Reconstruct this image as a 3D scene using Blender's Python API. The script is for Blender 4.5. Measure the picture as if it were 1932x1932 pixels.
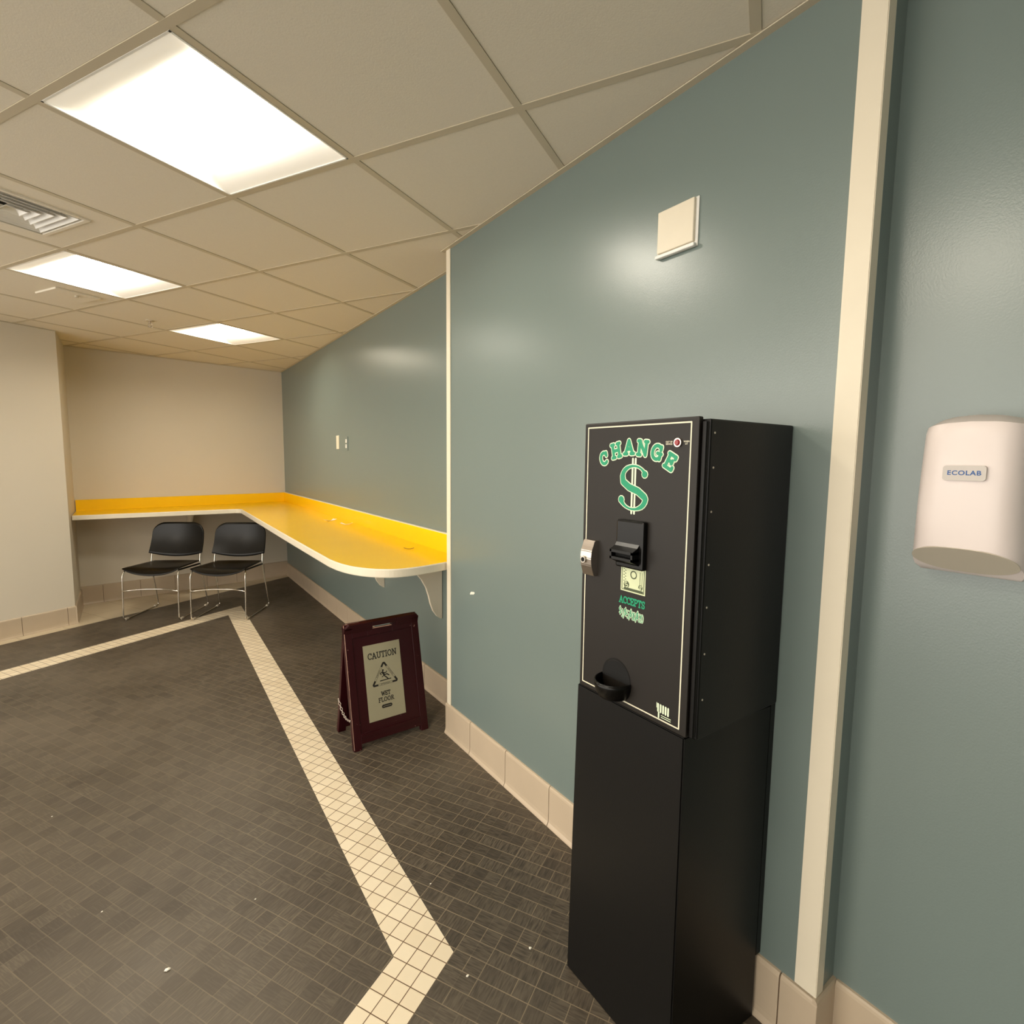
import bpy, bmesh, math, random
from mathutils import Vector, Matrix
random.seed(7)
for o in list(bpy.data.objects): bpy.data.objects.remove(o)
C = bpy.context.scene.collection
S = bpy.context.scene

# ------------------------------------------------------------------ camera
def cam_axes():
    p, r, tw = 0.0988, -0.0102, -0.6093
    right = Vector((1, 0, 0)); fwd = Vector((0, math.cos(p), -math.sin(p))); down = Vector((0, -math.sin(p), -math.cos(p)))
    cr, sr = math.cos(r), math.sin(r)
    r2 = right*cr + down*sr; d2 = down*cr - right*sr
    c, s = math.cos(tw), math.sin(tw)
    W = Matrix(((c, -s, 0), (s, c, 0), (0, 0, 1)))
    return W @ r2, W @ d2, W @ fwd
rr, dd, ff = cam_axes()
cd = bpy.data.cameras.new('camera'); cam = bpy.data.objects.new('camera', cd); C.objects.link(cam)
m = Matrix.Identity(4)
for k in range(3):
    m[k][0] = rr[k]; m[k][1] = -dd[k]; m[k][2] = -ff[k]
m[2][3] = 1.432
cam.matrix_world = m
cd.sensor_width = 36; cd.lens = 36*996.6/1932; cd.clip_start = 0.02
S.camera = cam

# ------------------------------------------------------------------ world, lights, exposure
w = bpy.data.worlds.new('World'); S.world = w; w.use_nodes = True
bg = w.node_tree.nodes['Background']; bg.inputs[0].default_value = (1.0, 0.94, 0.85, 1); bg.inputs[1].default_value = 2.1
S.view_settings.view_transform = 'Standard'; S.view_settings.look = 'None'
S.view_settings.gamma = 1; S.view_settings.use_curve_mapping = False
S.view_settings.exposure = 0.82
GA = Vector((0.872, 0.489, 0)).normalized(); GB = Vector((-GA.y, GA.x, 0)); GO = Vector((0.397, 1.020, 0)); GS = 0.6155; ZC = 2.432
def cell(i, j, z=0): return GO + GB*(i*GS) + GA*(j*GS) + Vector((0, 0, z))
GANG = math.atan2(GB.y, GB.x)
def area(i, j, power, col, size=0.34):
    l = bpy.data.lights.new('unseen_lamp', 'AREA'); l.shape = 'SQUARE'; l.size = size; l.energy = power; l.color = col
    o = bpy.data.objects.new('unseen_lamp', l); C.objects.link(o); o.location = cell(i, j, ZC-0.02); o.rotation_euler = (0, 0, GANG)
WARM = (1.0, 0.90, 0.74)
for (i, j, e) in ((0.5, -1.5, 10), (3.5, -3.5, 13), (6.5, -3.5, 13), (0.5, -4.5, 13)):  # first placed from a wall reflection; other three are added, unseen fill lamps
    area(i, j, e, WARM)

# ------------------------------------------------------------------ materials
class NT:
    def __init__(s, name):
        s.m = bpy.data.materials.new(name); s.m.use_nodes = True; s.t = s.m.node_tree; s.n = s.t.nodes; s.l = s.t.links
        s.b = s.n['Principled BSDF']
    def node(s, typ, **kw):
        x = s.n.new(typ)
        for k, v in kw.items(): setattr(x, k, v)
        return x
    def put(s, sock, v):
        if hasattr(v, 'links') or isinstance(v, bpy.types.NodeSocket): s.l.new(v, sock)
        else: sock.default_value = v
    def math(s, op, a, b=0.0, c=None):
        x = s.node('ShaderNodeMath', operation=op); s.put(x.inputs[0], a); s.put(x.inputs[1], b)
        if c is not None: s.put(x.inputs[2], c)
        return x.outputs[0]
    def mix(s, f, a, b):
        x = s.node('ShaderNodeMix', data_type='RGBA'); s.put(x.inputs[0], f); s.put(x.inputs[6], a); s.put(x.inputs[7], b); return x.outputs[2]
    def noise(s, vec=None, scale=5, detail=2, rough=0.5):
        x = s.node('ShaderNodeTexNoise'); x.inputs['Scale'].default_value = scale; x.inputs['Detail'].default_value = detail; x.inputs['Roughness'].default_value = rough
        if vec is not None: s.l.new(vec, x.inputs['Vector'])
        return x.outputs['Fac']
    def obj(s): return s.node('ShaderNodeTexCoord').outputs['Object']
    def comb(s, x, y, z=0.0):
        c = s.node('ShaderNodeCombineXYZ'); s.put(c.inputs[0], x); s.put(c.inputs[1], y); s.put(c.inputs[2], z); return c.outputs[0]
    def bump(s, h, strength=0.1, dist=0.001):
        x = s.node('ShaderNodeBump'); x.inputs['Strength'].default_value = strength; x.inputs['Distance'].default_value = dist
        s.l.new(h, x.inputs['Height']); s.l.new(x.outputs[0], s.b.inputs['Normal'])
    def ramp(s, f, a, b):
        x = s.node('ShaderNodeMapRange'); s.put(x.inputs[0], f); x.inputs[1].default_value = a; x.inputs[2].default_value = b; return x.outputs[0]
def lin(r, g, b):
    f = lambda c: ((c/255+0.055)/1.055)**2.4 if c > 10 else c/255/12.92
    return (f(r), f(g), f(b), 1)
def plain(name, col, rough=0.5, metal=0.0, spec=0.5, nscale=0, namt=0.06, bump=0):
    t = NT(name); t.b.inputs['Roughness'].default_value = rough; t.b.inputs['Metallic'].default_value = metal
    t.b.inputs['Specular IOR Level'].default_value = spec
    n = t.noise(t.obj(), nscale or 12, 3)
    d = tuple(c*(1-namt) for c in col[:3])+(1,)
    t.put(t.b.inputs['Base Color'], t.mix(n, d, col))
    if bump: t.bump(t.noise(t.obj(), 260, 2), bump, 0.001)
    return t.m
M = {}
def wall_paint(name, col):
    t = NT(name); o = t.obj()
    n = t.noise(o, 1.3, 3); col2 = tuple(c*0.93 for c in col[:3])+(1,)
    t.put(t.b.inputs['Base Color'], t.mix(n, col2, col))
    t.b.inputs['Specular IOR Level'].default_value = 0.85
    r = t.math('ADD', t.math('MULTIPLY', t.noise(o, 3, 1), 0.03), 0.285); t.put(t.b.inputs['Roughness'], r)
    t.bump(t.noise(o, 260, 2), 0.16, 0.0012)
    return t.m
M['green'] = wall_paint('green_satin_paint', lin(115, 129, 125))
def matte_wall(name, col):
    t = NT(name); o = t.obj()
    t.put(t.b.inputs['Base Color'], t.mix(t.noise(o, 1.5, 3), tuple(c*0.95 for c in col[:3])+(1,), col))
    t.b.inputs['Roughness'].default_value = 0.6; t.bump(t.noise(o, 300, 2), 0.15, 0.001); return t.m
M['cream'] = matte_wall('cream_wall_paint', lin(214, 205, 188))
M['guard'] = plain('cream_vinyl', lin(232, 222, 200), 0.42)
M['tilebase'] = plain('beige_ceramic', lin(196, 178, 154), 0.35, nscale=9, namt=0.12)
M['grout'] = plain('brown_grout', lin(96, 78, 58), 0.8)
M['ceil'] = plain('ceiling_tile_mineral', lin(233, 225, 208), 0.9, nscale=140, namt=0.08, bump=0.3)
M['tbar'] = plain('ceiling_grid_paint', lin(204, 193, 170), 0.5)
M['white'] = plain('white_enamel', lin(244, 242, 236), 0.4)
M['black'] = plain('black_powder_coat', lin(8, 7, 6), 0.45, spec=0.3, nscale=40, namt=0.2, bump=0.12)
M['blackpl'] = plain('black_plastic', lin(8, 7, 6), 0.32, spec=0.3, nscale=30, namt=0.1)
M['void'] = plain('dark_hollow', lin(5, 5, 5), 0.9)
M['door'] = plain('dark_brown_panel', lin(25, 20, 15), 0.5, spec=0.4, nscale=25, namt=0.12)
M['chrome'] = plain('chrome', lin(225, 220, 210), 0.16, 1.0)
M['steel'] = plain('brushed_steel', lin(205, 195, 185), 0.3, 1.0)
M['yellow'] = plain('yellow_laminate', lin(255, 204, 8), 0.22, nscale=4, namt=0.05)
M['teal'] = plain('teal_print', lin(12, 148, 106), 0.5)
M['pale'] = plain('pale_green_print', lin(222, 236, 205), 0.5)
M['ivory'] = plain('ivory_print', lin(226, 220, 196), 0.5)
M['bill'] = plain('bill_paper', lin(212, 220, 180), 0.6)
M['billink'] = plain('bill_ink', lin(70, 80, 55), 0.6)
M['red'] = plain('red_lens', lin(150, 40, 45), 0.25)
M['burg'] = NT('burgundy_plastic')
t = M['burg']; o_ = t.obj()
chip = t.ramp(t.noise(o_, 55, 3, 0.6), 0.72, 0.735)
t.put(t.b.inputs['Base Color'], t.mix(chip, lin(46, 3, 9), lin(190, 150, 135))); t.b.inputs['Roughness'].default_value = 0.42; t.b.inputs['Specular IOR Level'].default_value = 0.3
M['burg'] = t.m
M['chip'] = plain('worn_plastic_edge', lin(200, 160, 140), 0.7)
M['signpl'] = plain('brass_tone_plate', lin(158, 152, 126), 0.45)
M['ink'] = plain('black_ink', lin(24, 20, 16), 0.6)
M['disp'] = plain('offwhite_plastic', lin(230, 218, 213), 0.35)
M['disp2'] = plain('grey_plastic', lin(200, 190, 172), 0.4)
M['badge'] = plain('silver_badge', lin(196, 188, 180), 0.3)
M['blue'] = plain('blue_print', lin(30, 85, 150), 0.5)
M['paper'] = plain('white_paper', lin(240, 236, 225), 0.8)
M['plaster'] = plain('bare_plaster', lin(235, 230, 215), 0.8)
M['foil'] = plain('brown_wrapper', lin(120, 84, 30), 0.5)
M['glass'] = None
def emis(name, col, st):
    t = NT(name); t.b.inputs['Base Color'].default_value = (0.8, 0.8, 0.8, 1)
    n = t.noise(t.obj(), 3, 1)
    t.put(t.b.inputs['Emission Color'], t.mix(n, tuple(c*0.97 for c in col)+(1,), tuple(col)+(1,)))
    t.b.inputs['Emission Strength'].default_value = st; return t.m
M['lens'] = emis('reflector_glow', (1.0, 0.90, 0.72), 0.20)  # reflector shell brightened by a weak glow put into its material
M['lens'].node_tree.nodes['Principled BSDF'].inputs['Base Color'].default_value = (0.92, 0.9, 0.86, 1)
M['lamp'] = emis('lamp_diffuser', (1.0, 0.92, 0.78), 26)
M['lampwarm'] = emis('lamp_diffuser_warm', (1.0, 0.88, 0.68), 26)

# floor : small mosaic laid on the ceiling-grid angle, rows along GB
def floor_common(t):
    o = t.obj(); sx = t.node('ShaderNodeSeparateXYZ'); t.l.new(o, sx.inputs[0]); X, Y = sx.outputs[0], sx.outputs[1]
    T = 0.0508
    dx = t.math('SUBTRACT', X, 0.549); dy = t.math('SUBTRACT', Y, 1.288)
    u = t.math('DIVIDE', t.math('ADD', t.math('MULTIPLY', dx, GB.x), t.math('MULTIPLY', dy, GB.y)), T)
    v = t.math('DIVIDE', t.math('ADD', t.math('MULTIPLY', dx, GA.x), t.math('MULTIPLY', dy, GA.y)), T)
    return o, u, v
def edge(t, x):   # distance to the nearest cell edge 0..0.5
    f = t.math('FRACT', x); return t.math('MINIMUM', f, t.math('SUBTRACT', 1.0, f))
t = NT('dark_mosaic'); o, u, v = floor_common(t)
iu = t.math('FLOOR', u); iv = t.math('FLOOR', v)
wn = t.node('ShaderNodeTexWhiteNoise', noise_dimensions='2D'); t.l.new(t.comb(iu, iv), wn.inputs['Vector'])
wn2 = t.node('ShaderNodeTexWhiteNoise', noise_dimensions='2D'); t.l.new(t.comb(t.math('FLOOR', t.math('MULTIPLY', u, 0.5)), iv), wn2.inputs['Vector'])
rowline = t.math('LESS_THAN', edge(t, v), 0.024)
crossline = t.math('LESS_THAN', edge(t, u), 0.022)
vis = t.math('GREATER_THAN', t.noise(t.comb(t.math('MULTIPLY', iv, 3.7), t.math('ROUND', u)), 0.9, 0), 0.5)
cross = t.math('MULTIPLY', crossline, t.math('ADD', t.math('MULTIPLY', vis, 0.7), 0.15))
rowvis = t.math('ADD', 0.45, t.math('MULTIPLY', t.noise(o, 9, 2), 0.9))
grout = t.math('MAXIMUM', t.math('MULTIPLY', rowline, rowvis), cross)
# left of the cream strip : joints and tile streaks fade
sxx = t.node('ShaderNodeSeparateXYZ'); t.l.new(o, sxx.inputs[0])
right_mask = t.ramp(t.math('ADD', sxx.outputs[0], t.math('MULTIPLY', t.noise(o, 1.7, 2), 0.5)), 0.25, 0.95)
gfade = t.math('ADD', t.math('MULTIPLY', t.math('SUBTRACT', 1.0, t.math('GREATER_THAN', 0.0, right_mask)), t.math('MULTIPLY', right_mask, 0.68)), 0.32)
# fine streaks inside each tile, alternate direction
su = t.noise(t.comb(t.math('MULTIPLY', u, 1.2), t.math('MULTIPLY', v, 11)), 1.0, 2)
sv = t.noise(t.comb(t.math('MULTIPLY', u, 11), t.math('MULTIPLY', v, 1.2)), 1.0, 2)
sel = t.math('GREATER_THAN', wn2.outputs[0], 0.45)
x = t.node('ShaderNodeMix'); t.put(x.inputs[0], sel); t.put(x.inputs[2], su); t.put(x.inputs[3], sv)
streak = t.math('MAXIMUM', t.ramp(x.outputs[0], 0.33, 0.6), t.math('MULTIPLY', t.math('SUBTRACT', 1.0, right_mask), 0.6))
base = t.mix(wn.outputs[0], lin(70, 62, 52), lin(92, 83, 70))
base = t.mix(streak, lin(48, 41, 34), base)
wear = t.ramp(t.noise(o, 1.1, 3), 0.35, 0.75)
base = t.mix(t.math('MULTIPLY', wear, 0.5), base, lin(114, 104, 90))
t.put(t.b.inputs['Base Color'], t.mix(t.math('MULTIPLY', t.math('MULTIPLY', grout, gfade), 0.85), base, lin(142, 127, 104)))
t.put(t.b.inputs['Roughness'], t.math('ADD', 0.34, t.math('MULTIPLY', t.noise(o, 5, 3), 0.25)))
t.b.inputs['Specular IOR Level'].default_value = 0.5
t.bump(t.math('SUBTRACT', t.math('MULTIPLY', t.noise(o, 30, 3), 0.5), t.math('MULTIPLY', grout, 0.6)), 0.35, 0.0015)
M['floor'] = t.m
t = NT('cream_mosaic'); o, u, v = floor_common(t)
gr = t.math('MAXIMUM', t.math('LESS_THAN', edge(t, v), 0.026), t.math('LESS_THAN', edge(t, u), 0.026))
wn = t.node('ShaderNodeTexWhiteNoise', noise_dimensions='2D'); t.l.new(t.comb(t.math('FLOOR', u), t.math('FLOOR', v)), wn.inputs['Vector'])
t.put(t.b.inputs['Base Color'], t.mix(gr, t.mix(wn.outputs[0], lin(226, 211, 184), lin(236, 223, 198)), lin(105, 80, 55)))
t.b.inputs['Roughness'].default_value = 0.35; t.bump(t.math('MULTIPLY', gr, -1.0), 0.3, 0.001)
M['strip'] = t.m
t = NT('cream_apron_tile'); o, u, v = floor_common(t)
u6 = t.math('DIVIDE', u, 6.0); v6 = t.math('DIVIDE', v, 6.0)
gr = t.math('MAXIMUM', t.math('LESS_THAN', edge(t, t.math('ADD', v6, 0.3)), 0.006), t.math('LESS_THAN', edge(t, u6), 0.006))
t.put(t.b.inputs['Base Color'], t.mix(gr, t.mix(t.noise(o, 4, 3), lin(196, 182, 156), lin(214, 200, 174)), lin(150, 130, 100)))
t.b.inputs['Roughness'].default_value = 0.3
M['apron'] = t.m

# ------------------------------------------------------------------ helpers
def link(name, bm, mat, parent=None, smooth=False, mods=None):
    me = bpy.data.meshes.new(name); bm.normal_update(); bm.to_mesh(me); bm.free()
    for mm in (mat if isinstance(mat, (list, tuple)) else [mat]): me.materials.append(mm)
    if smooth:
        for p in me.polygons: p.use_smooth = True
    o = bpy.data.objects.new(name, me); C.objects.link(o)
    if parent: o.parent = parent
    return o
def empty(name, label, cat, loc=(0, 0, 0), rz=0, group=None):
    o = bpy.data.objects.new(name, None); C.objects.link(o); o.location = loc; o.rotation_euler = (0, 0, rz); o.empty_display_size = 0.05
    tag(o, label, cat, group); return o
def tag(o, label, cat, group=None):
    o['label'] = label; o['category'] = cat
    if group: o['group'] = group
    return o
def struct(name, bm, mat, smooth=False):
    o = link(name, bm, mat, smooth=smooth); o['kind'] = 'structure'; return o
def box(bm, x0, x1, y0, y1, z0, z1, bev=0, seg=2, mi=0):
    r = bmesh.ops.create_cube(bm, size=1.0); vs = r['verts']
    for v_ in vs: v_.co = Vector(((x0+x1)/2+v_.co.x*(x1-x0), (y0+y1)/2+v_.co.y*(y1-y0), (z0+z1)/2+v_.co.z*(z1-z0)))
    fs = set(f for v_ in vs for f in v_.link_faces)
    for f in fs: f.material_index = mi
    if bev:
        es = list(set(e for v_ in vs for e in v_.link_edges))
        bmesh.ops.bevel(bm, geom=es, offset=bev, segments=seg, affect='EDGES', profile=0.5)
    return vs
def prism(bm, pts, z0, z1, mi=0):
    lo = [bm.verts.new((p[0], p[1], z0)) for p in pts]; hi = [bm.verts.new((p[0], p[1], z1)) for p in pts]
    n = len(pts)
    fs = [bm.faces.new(lo[::-1]), bm.faces.new(hi)]
    for k in range(n): fs.append(bm.faces.new((lo[k], lo[(k+1) % n], hi[(k+1) % n], hi[k])))
    for f in fs: f.material_index = mi
    return fs
def fix(bm): bmesh.ops.recalc_face_normals(bm, faces=bm.faces[:])
def extr(bm, pts3, d, mi=0):     # polygon of 3D points extruded by vector d
    d = Vector(d); a = [bm.verts.new(p) for p in pts3]; b = [bm.verts.new(Vector(p)+d) for p in pts3]; n = len(a)
    fs = [bm.faces.new(a[::-1]), bm.faces.new(b)]
    for k in range(n): fs.append(bm.faces.new((a[k], a[(k+1) % n], b[(k+1) % n], b[k])))
    for f in fs: f.material_index = mi
def chaikin(P, n=2, closed=False):
    P = [Vector(p) for p in P]
    for _ in range(n):
        Q = [] if closed else [P[0]]
        m_ = len(P) if closed else len(P)-1
        for k in range(m_):
            a, b = P[k], P[(k+1) % len(P)]; Q += [a*0.75+b*0.25, a*0.25+b*0.75]
        if not closed: Q.append(P[-1])
        P = Q
    return P
def fillet(P, r, n=6):            # rounds each inner corner of a 3D polyline
    P = [Vector(p) for p in P]; Q = [P[0]]
    for k in range(1, len(P)-1):
        a, b, c = P[k-1], P[k], P[k+1]
        d1 = (a-b); d2 = (c-b); rr_ = min(r, d1.length*0.45, d2.length*0.45)
        s0 = b+d1.normalized()*rr_; s1 = b+d2.normalized()*rr_
        for q in range(n+1):
            tt = q/n; Q.append(s0*(1-tt)**2+b*2*tt*(1-tt)+s1*tt*tt)
    Q.append(P[-1]); return Q
def tube(bm, P, r, seg=10, closed=False, cap=True):
    P = [Vector(p) for p in P]; n = len(P); rings = []
    up = Vector((0, 0, 1)); T0 = (P[1]-P[0]).normalized()
    nrm = T0.orthogonal().normalized()
    for k in range(n):
        if closed: T = (P[(k+1) % n]-P[k-1]).normalized()
        else: T = (P[min(k+1, n-1)]-P[max(k-1, 0)]).normalized()
        nrm = (nrm-T*nrm.dot(T)).normalized(); bn = T.cross(nrm)
        rings.append([bm.verts.new(P[k]+(nrm*math.cos(2*math.pi*q/seg)+bn*math.sin(2*math.pi*q/seg))*r) for q in range(seg)])
    m_ = n if closed else n-1
    for k in range(m_):
        a, b = rings[k], rings[(k+1) % n]
        for q in range(seg): bm.faces.new((a[q], a[(q+1) % seg], b[(q+1) % seg], b[q]))
    if cap and not closed: bm.faces.new(rings[0][::-1]); bm.faces.new(rings[-1])
def cyl(bm, c, axis, r, h, seg=20, r2=None):
    c = Vector(c); ax = Vector(axis).normalized(); a = ax.orthogonal().normalized(); b = ax.cross(a); r2 = r if r2 is None else r2
    lo = [bm.verts.new(c+(a*math.cos(2*math.pi*q/seg)+b*math.sin(2*math.pi*q/seg))*r) for q in range(seg)]
    hi = [bm.verts.new(c+ax*h+(a*math.cos(2*math.pi*q/seg)+b*math.sin(2*math.pi*q/seg))*r2) for q in range(seg)]
    bm.faces.new(lo[::-1]); bm.faces.new(hi)
    for q in range(seg): bm.faces.new((lo[q], lo[(q+1) % seg], hi[(q+1) % seg], hi[q]))

class Frame:            # a plane to letter on: origin, right, up, outward normal
    def __init__(s, o, x, y): s.o = Vector(o); s.x = Vector(x).normalized(); s.y = Vector(y).normalized(); s.n = s.x.cross(s.y)
    def p(s, u, v_, h=0): return s.o+s.x*u+s.y*v_+s.n*h
LAY = [0]
def lay():
    LAY[0] = (LAY[0]+1) % 29; return LAY[0]*1.1e-5
def ribbon(bm, F, pts, wd, h):   # flat stroke with round joints; each piece a hair above the last
    pts = [Vector((a, b)) for a, b in pts]
    for p in pts:
        k = h+lay(); bm.faces.new([bm.verts.new(F.p(p.x+math.cos(2*math.pi*q/10)*wd/2, p.y+math.sin(2*math.pi*q/10)*wd/2, k)) for q in range(10)])
    for a, b in zip(pts[:-1], pts[1:]):
        d = (b-a)
        if d.length < 1e-6: continue
        n = Vector((-d.y, d.x)).normalized()*wd/2; k = h+lay()
        bm.faces.new([bm.verts.new(F.p(q.x, q.y, k)) for q in (a-n, b-n, b+n, a+n)])
def poly(bm, F, pts, h): return bm.faces.new([bm.verts.new(F.p(a, b, h)) for a, b in pts])
def arc(cx, cy, rx, ry, a0, a1, n=10): return [(cx+rx*math.cos(math.radians(a0+(a1-a0)*k/n)), cy+ry*math.sin(math.radians(a0+(a1-a0)*k/n))) for k in range(n+1)]
SF = 0.09
GL = {
 'C': (0.75, [arc(0.42, 0.5, 0.36, 0.45, 45, 315, 14), [(0.70, 0.92), (0.70, 0.68)]]),
 'G': (0.82, [arc(0.42, 0.5, 0.36, 0.45, 45, 330, 14), [(0.48, 0.46), (0.80, 0.46)], [(0.72, 0.46), (0.72, 0.1)], [(0.70, 0.92), (0.70, 0.70)]]),
 'H': (0.86, [[(0.16, 0.05), (0.16, 0.95)], [(0.70, 0.05), (0.70, 0.95)], [(0.16, 0.5), (0.70, 0.5)], [(0.04, 0.04), (0.28, 0.04)], [(0.04, 0.96), (0.28, 0.96)], [(0.58, 0.04), (0.82, 0.04)], [(0.58, 0.96), (0.82, 0.96)]]),
 'A': (0.86, [[(0.12, 0.05), (0.43, 0.95), (0.74, 0.05)], [(0.24, 0.36), (0.62, 0.36)], [(0.0, 0.04), (0.26, 0.04)], [(0.60, 0.04), (0.86, 0.04)]]),
 'N': (0.88, [[(0.16, 0.05), (0.16, 0.95), (0.72, 0.05), (0.72, 0.95)], [(0.04, 0.04), (0.28, 0.04)], [(0.02, 0.96), (0.20, 0.96)], [(0.60, 0.96), (0.84, 0.96)]]),
 'E': (0.74, [[(0.15, 0.05), (0.15, 0.95)], [(0.05, 0.95), (0.64, 0.95), (0.64, 0.80)], [(0.15, 0.52), (0.50, 0.52)], [(0.50, 0.62), (0.50, 0.42)], [(0.05, 0.05), (0.68, 0.05), (0.68, 0.22)]]),
 'P': (0.72, [[(0.16, 0.05), (0.16, 0.95), (0.42, 0.95)]+arc(0.42, 0.71, 0.24, 0.24, 90, -90, 8)+[(0.16, 0.47)], [(0.04, 0.04), (0.30, 0.04)], [(0.04, 0.96), (0.2, 0.96)]]),
 'T': (0.76, [[(0.37, 0.05), (0.37, 0.95)], [(0.05, 0.78), (0.05, 0.95), (0.69, 0.95), (0.69, 0.78)], [(0.24, 0.04), (0.50, 0.04)]]),
 'S': (0.66, [arc(0.34, 0.72, 0.23, 0.23, 30, 250, 9)+arc(0.33, 0.27, 0.25, 0.24, 70, -150, 9), [(0.56, 0.95), (0.56, 0.74)], [(0.09, 0.05), (0.09, 0.26)]]),
 'U': (0.86, [[(0.16, 0.95), (0.16, 0.35)]+arc(0.43, 0.33, 0.27, 0.28, 180, 360, 9)+[(0.70, 0.95)], [(0.02, 0.96), (0.30, 0.96)], [(0.58, 0.96), (0.84, 0.96)]]),
 'I': (0.36, [[(0.18, 0.05), (0.18, 0.95)], [(0.05, 0.04), (0.31, 0.04)], [(0.05, 0.96), (0.31, 0.96)]]),
 'O': (0.90, [arc(0.44, 0.5, 0.36, 0.45, 0, 360, 18)]),
 'W': (1.10, [[(0.10, 0.95), (0.32, 0.05), (0.55, 0.9), (0.78, 0.05), (1.00, 0.95)], [(0.0, 0.96), (0.22, 0.96)], [(0.88, 0.96), (1.1, 0.96)]]),
 'F': (0.68, [[(0.15, 0.05), (0.15, 0.95)], [(0.05, 0.95), (0.62, 0.95), (0.62, 0.80)], [(0.15, 0.52), (0.48, 0.52)], [(0.03, 0.04), (0.30, 0.04)]]),
 'L': (0.68, [[(0.15, 0.95), (0.15, 0.05), (0.62, 0.05), (0.62, 0.22)], [(0.04, 0.96), (0.28, 0.96)]]),
 'R': (0.84, [[(0.16, 0.05), (0.16, 0.95), (0.42, 0.95)]+arc(0.42, 0.73, 0.22, 0.22, 90, -90, 8)+[(0.16, 0.51)], [(0.40, 0.50), (0.70, 0.05)], [(0.04, 0.04), (0.28, 0.04)], [(0.66, 0.04), (0.84, 0.04)]]),
 'M': (1.0, [[(0.14, 0.05), (0.16, 0.95), (0.5, 0.1), (0.82, 0.95), (0.86, 0.05)]]),
 'B': (0.74, [[(0.16, 0.05), (0.16, 0.95), (0.40, 0.95)]+arc(0.40, 0.73, 0.2, 0.22, 90, -90, 7)+[(0.16, 0.51), (0.42, 0.51)]+arc(0.42, 0.28, 0.24, 0.23, 90, -90, 7)+[(0.16, 0.05)]]),
 '1': (0.44, [[(0.06, 0.78), (0.24, 0.95), (0.24, 0.05)], [(0.08, 0.05), (0.40, 0.05)]]),
 '0': (0.66, [arc(0.32, 0.5, 0.25, 0.45, 0, 360, 14)]),
 '2': (0.64, [arc(0.31, 0.70, 0.24, 0.25, 160, -30, 8)+[(0.07, 0.05), (0.58, 0.05)]]),
 '5': (0.64, [[(0.54, 0.95), (0.14, 0.95), (0.12, 0.55)]+arc(0.30, 0.32, 0.26, 0.28, 110, -150, 9)]),
 '/': (0.46, [[(0.04, -0.1), (0.40, 1.05)]]),
 '$': (0.66, [arc(0.32, 0.70, 0.22, 0.20, 40, 250, 8)+arc(0.32, 0.30, 0.24, 0.21, 70, -150, 8), [(0.32, -0.06), (0.32, 1.06)]]),
 ' ': (0.5, []),
}
def glyph(bm, F, ch, u, v_, size, wd, h, rot=0.0, sx=1.0):
    W_, st = GL[ch]; cr, sr = math.cos(rot), math.sin(rot)
    for s_ in st:
        q = [((a-W_/2)*size*sx, (b-0.5)*size) for a, b in s_]
        ribbon(bm, F, [(u+a*cr-b*sr, v_+a*sr+b*cr) for a, b in q], wd, h)
def word(bm, F, txt, uc, vc, size, wd, h, sx=1.0, gap=0.06, slope=0.0):
    tot = sum(GL[c][0]*sx+gap for c in txt)*size; u = uc-tot/2
    for c in txt:
        W_ = (GL[c][0]*sx+gap)*size; glyph(bm, F, c, u+W_/2, vc+(u-uc)*slope, size, wd, h, sx=sx); u += W_
def font_text(F, txt, size, uc, vc, h, bold=0.0, name='lettering', mat=None, parent=None, sx=1.0, space=1.0):
    cu = bpy.data.curves.new('txt', 'FONT'); cu.body = txt; cu.size = size; cu.align_x = 'CENTER'; cu.align_y = 'CENTER'; cu.offset = bold; cu.space_character = space
    ob = bpy.data.objects.new('txt', cu); C.objects.link(ob)
    dg = bpy.context.evaluated_depsgraph_get(); me = bpy.data.meshes.new_from_object(ob.evaluated_get(dg))
    bpy.data.objects.remove(ob)
    for v_ in me.vertices: v_.co = F.p(uc+v_.co.x*sx, vc+v_.co.y, h)
    me.name = name; me.materials.clear(); me.materials.append(mat)
    o = bpy.data.objects.new(name, me); C.objects.link(o)
    if parent: o.parent = parent
    return o

# ------------------------------------------------------------------ room shell
XF, XN, XR = 1.397, 1.253, 1.345            # recessed and projecting faces of the right wall
Y0, Y1 = 0.515, 2.36             # the projecting part
BW = lambda x: 6.79+(x-1.397)*0.185     # back wall line
bm = bmesh.new()
prism(bm, [(-4.2, -3.4), (1.6, -3.4), (1.6, 7.0), (-4.2, 7.0)], -0.05, 0.0, 0)
def slab(pts, mi, h=0.0006):
    vs = [bm.verts.new((a, b, h)) for a, b in pts]; f = bm.faces.new(vs); f.material_index = mi
    if f.normal.z < 0: f.normal_flip()
dL = Vector((-0.872, -0.489))
tip_o = Vector((0.676, 1.243)); tip_i = Vector((0.527, 1.328)); far_o = Vector((0.716, 5.585)); far_i = Vector((0.573, 5.302))
slab([tip_o, far_o, far_i, tip_i], 1)
def shoot(p, d, L): return Vector((p.x+d.x*L, p.y+d.y*L))
slab([far_o, shoot(far_o, dL, 5.0), shoot(far_i, dL, 5.0), far_i], 1)
slab([tip_i, shoot(tip_i, dL, 5.0), shoot(tip_o, dL, 5.0), tip_o], 1)
ap = Vector((1.397, 6.683)); slab([(1.397, 6.683), (1.397, 6.90), (-2.8, 6.3), shoot(ap, dL, 4.6)], 2, 0.0005)
bm.normal_update()
for f in bm.faces:
    if abs(f.normal.z) > 0.5 and f.calc_center_median().z > 0.0002 and f.normal.z < 0: f.normal_flip()
struct('floor', bm, [M['floor'], M['strip'], M['apron']])

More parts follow.
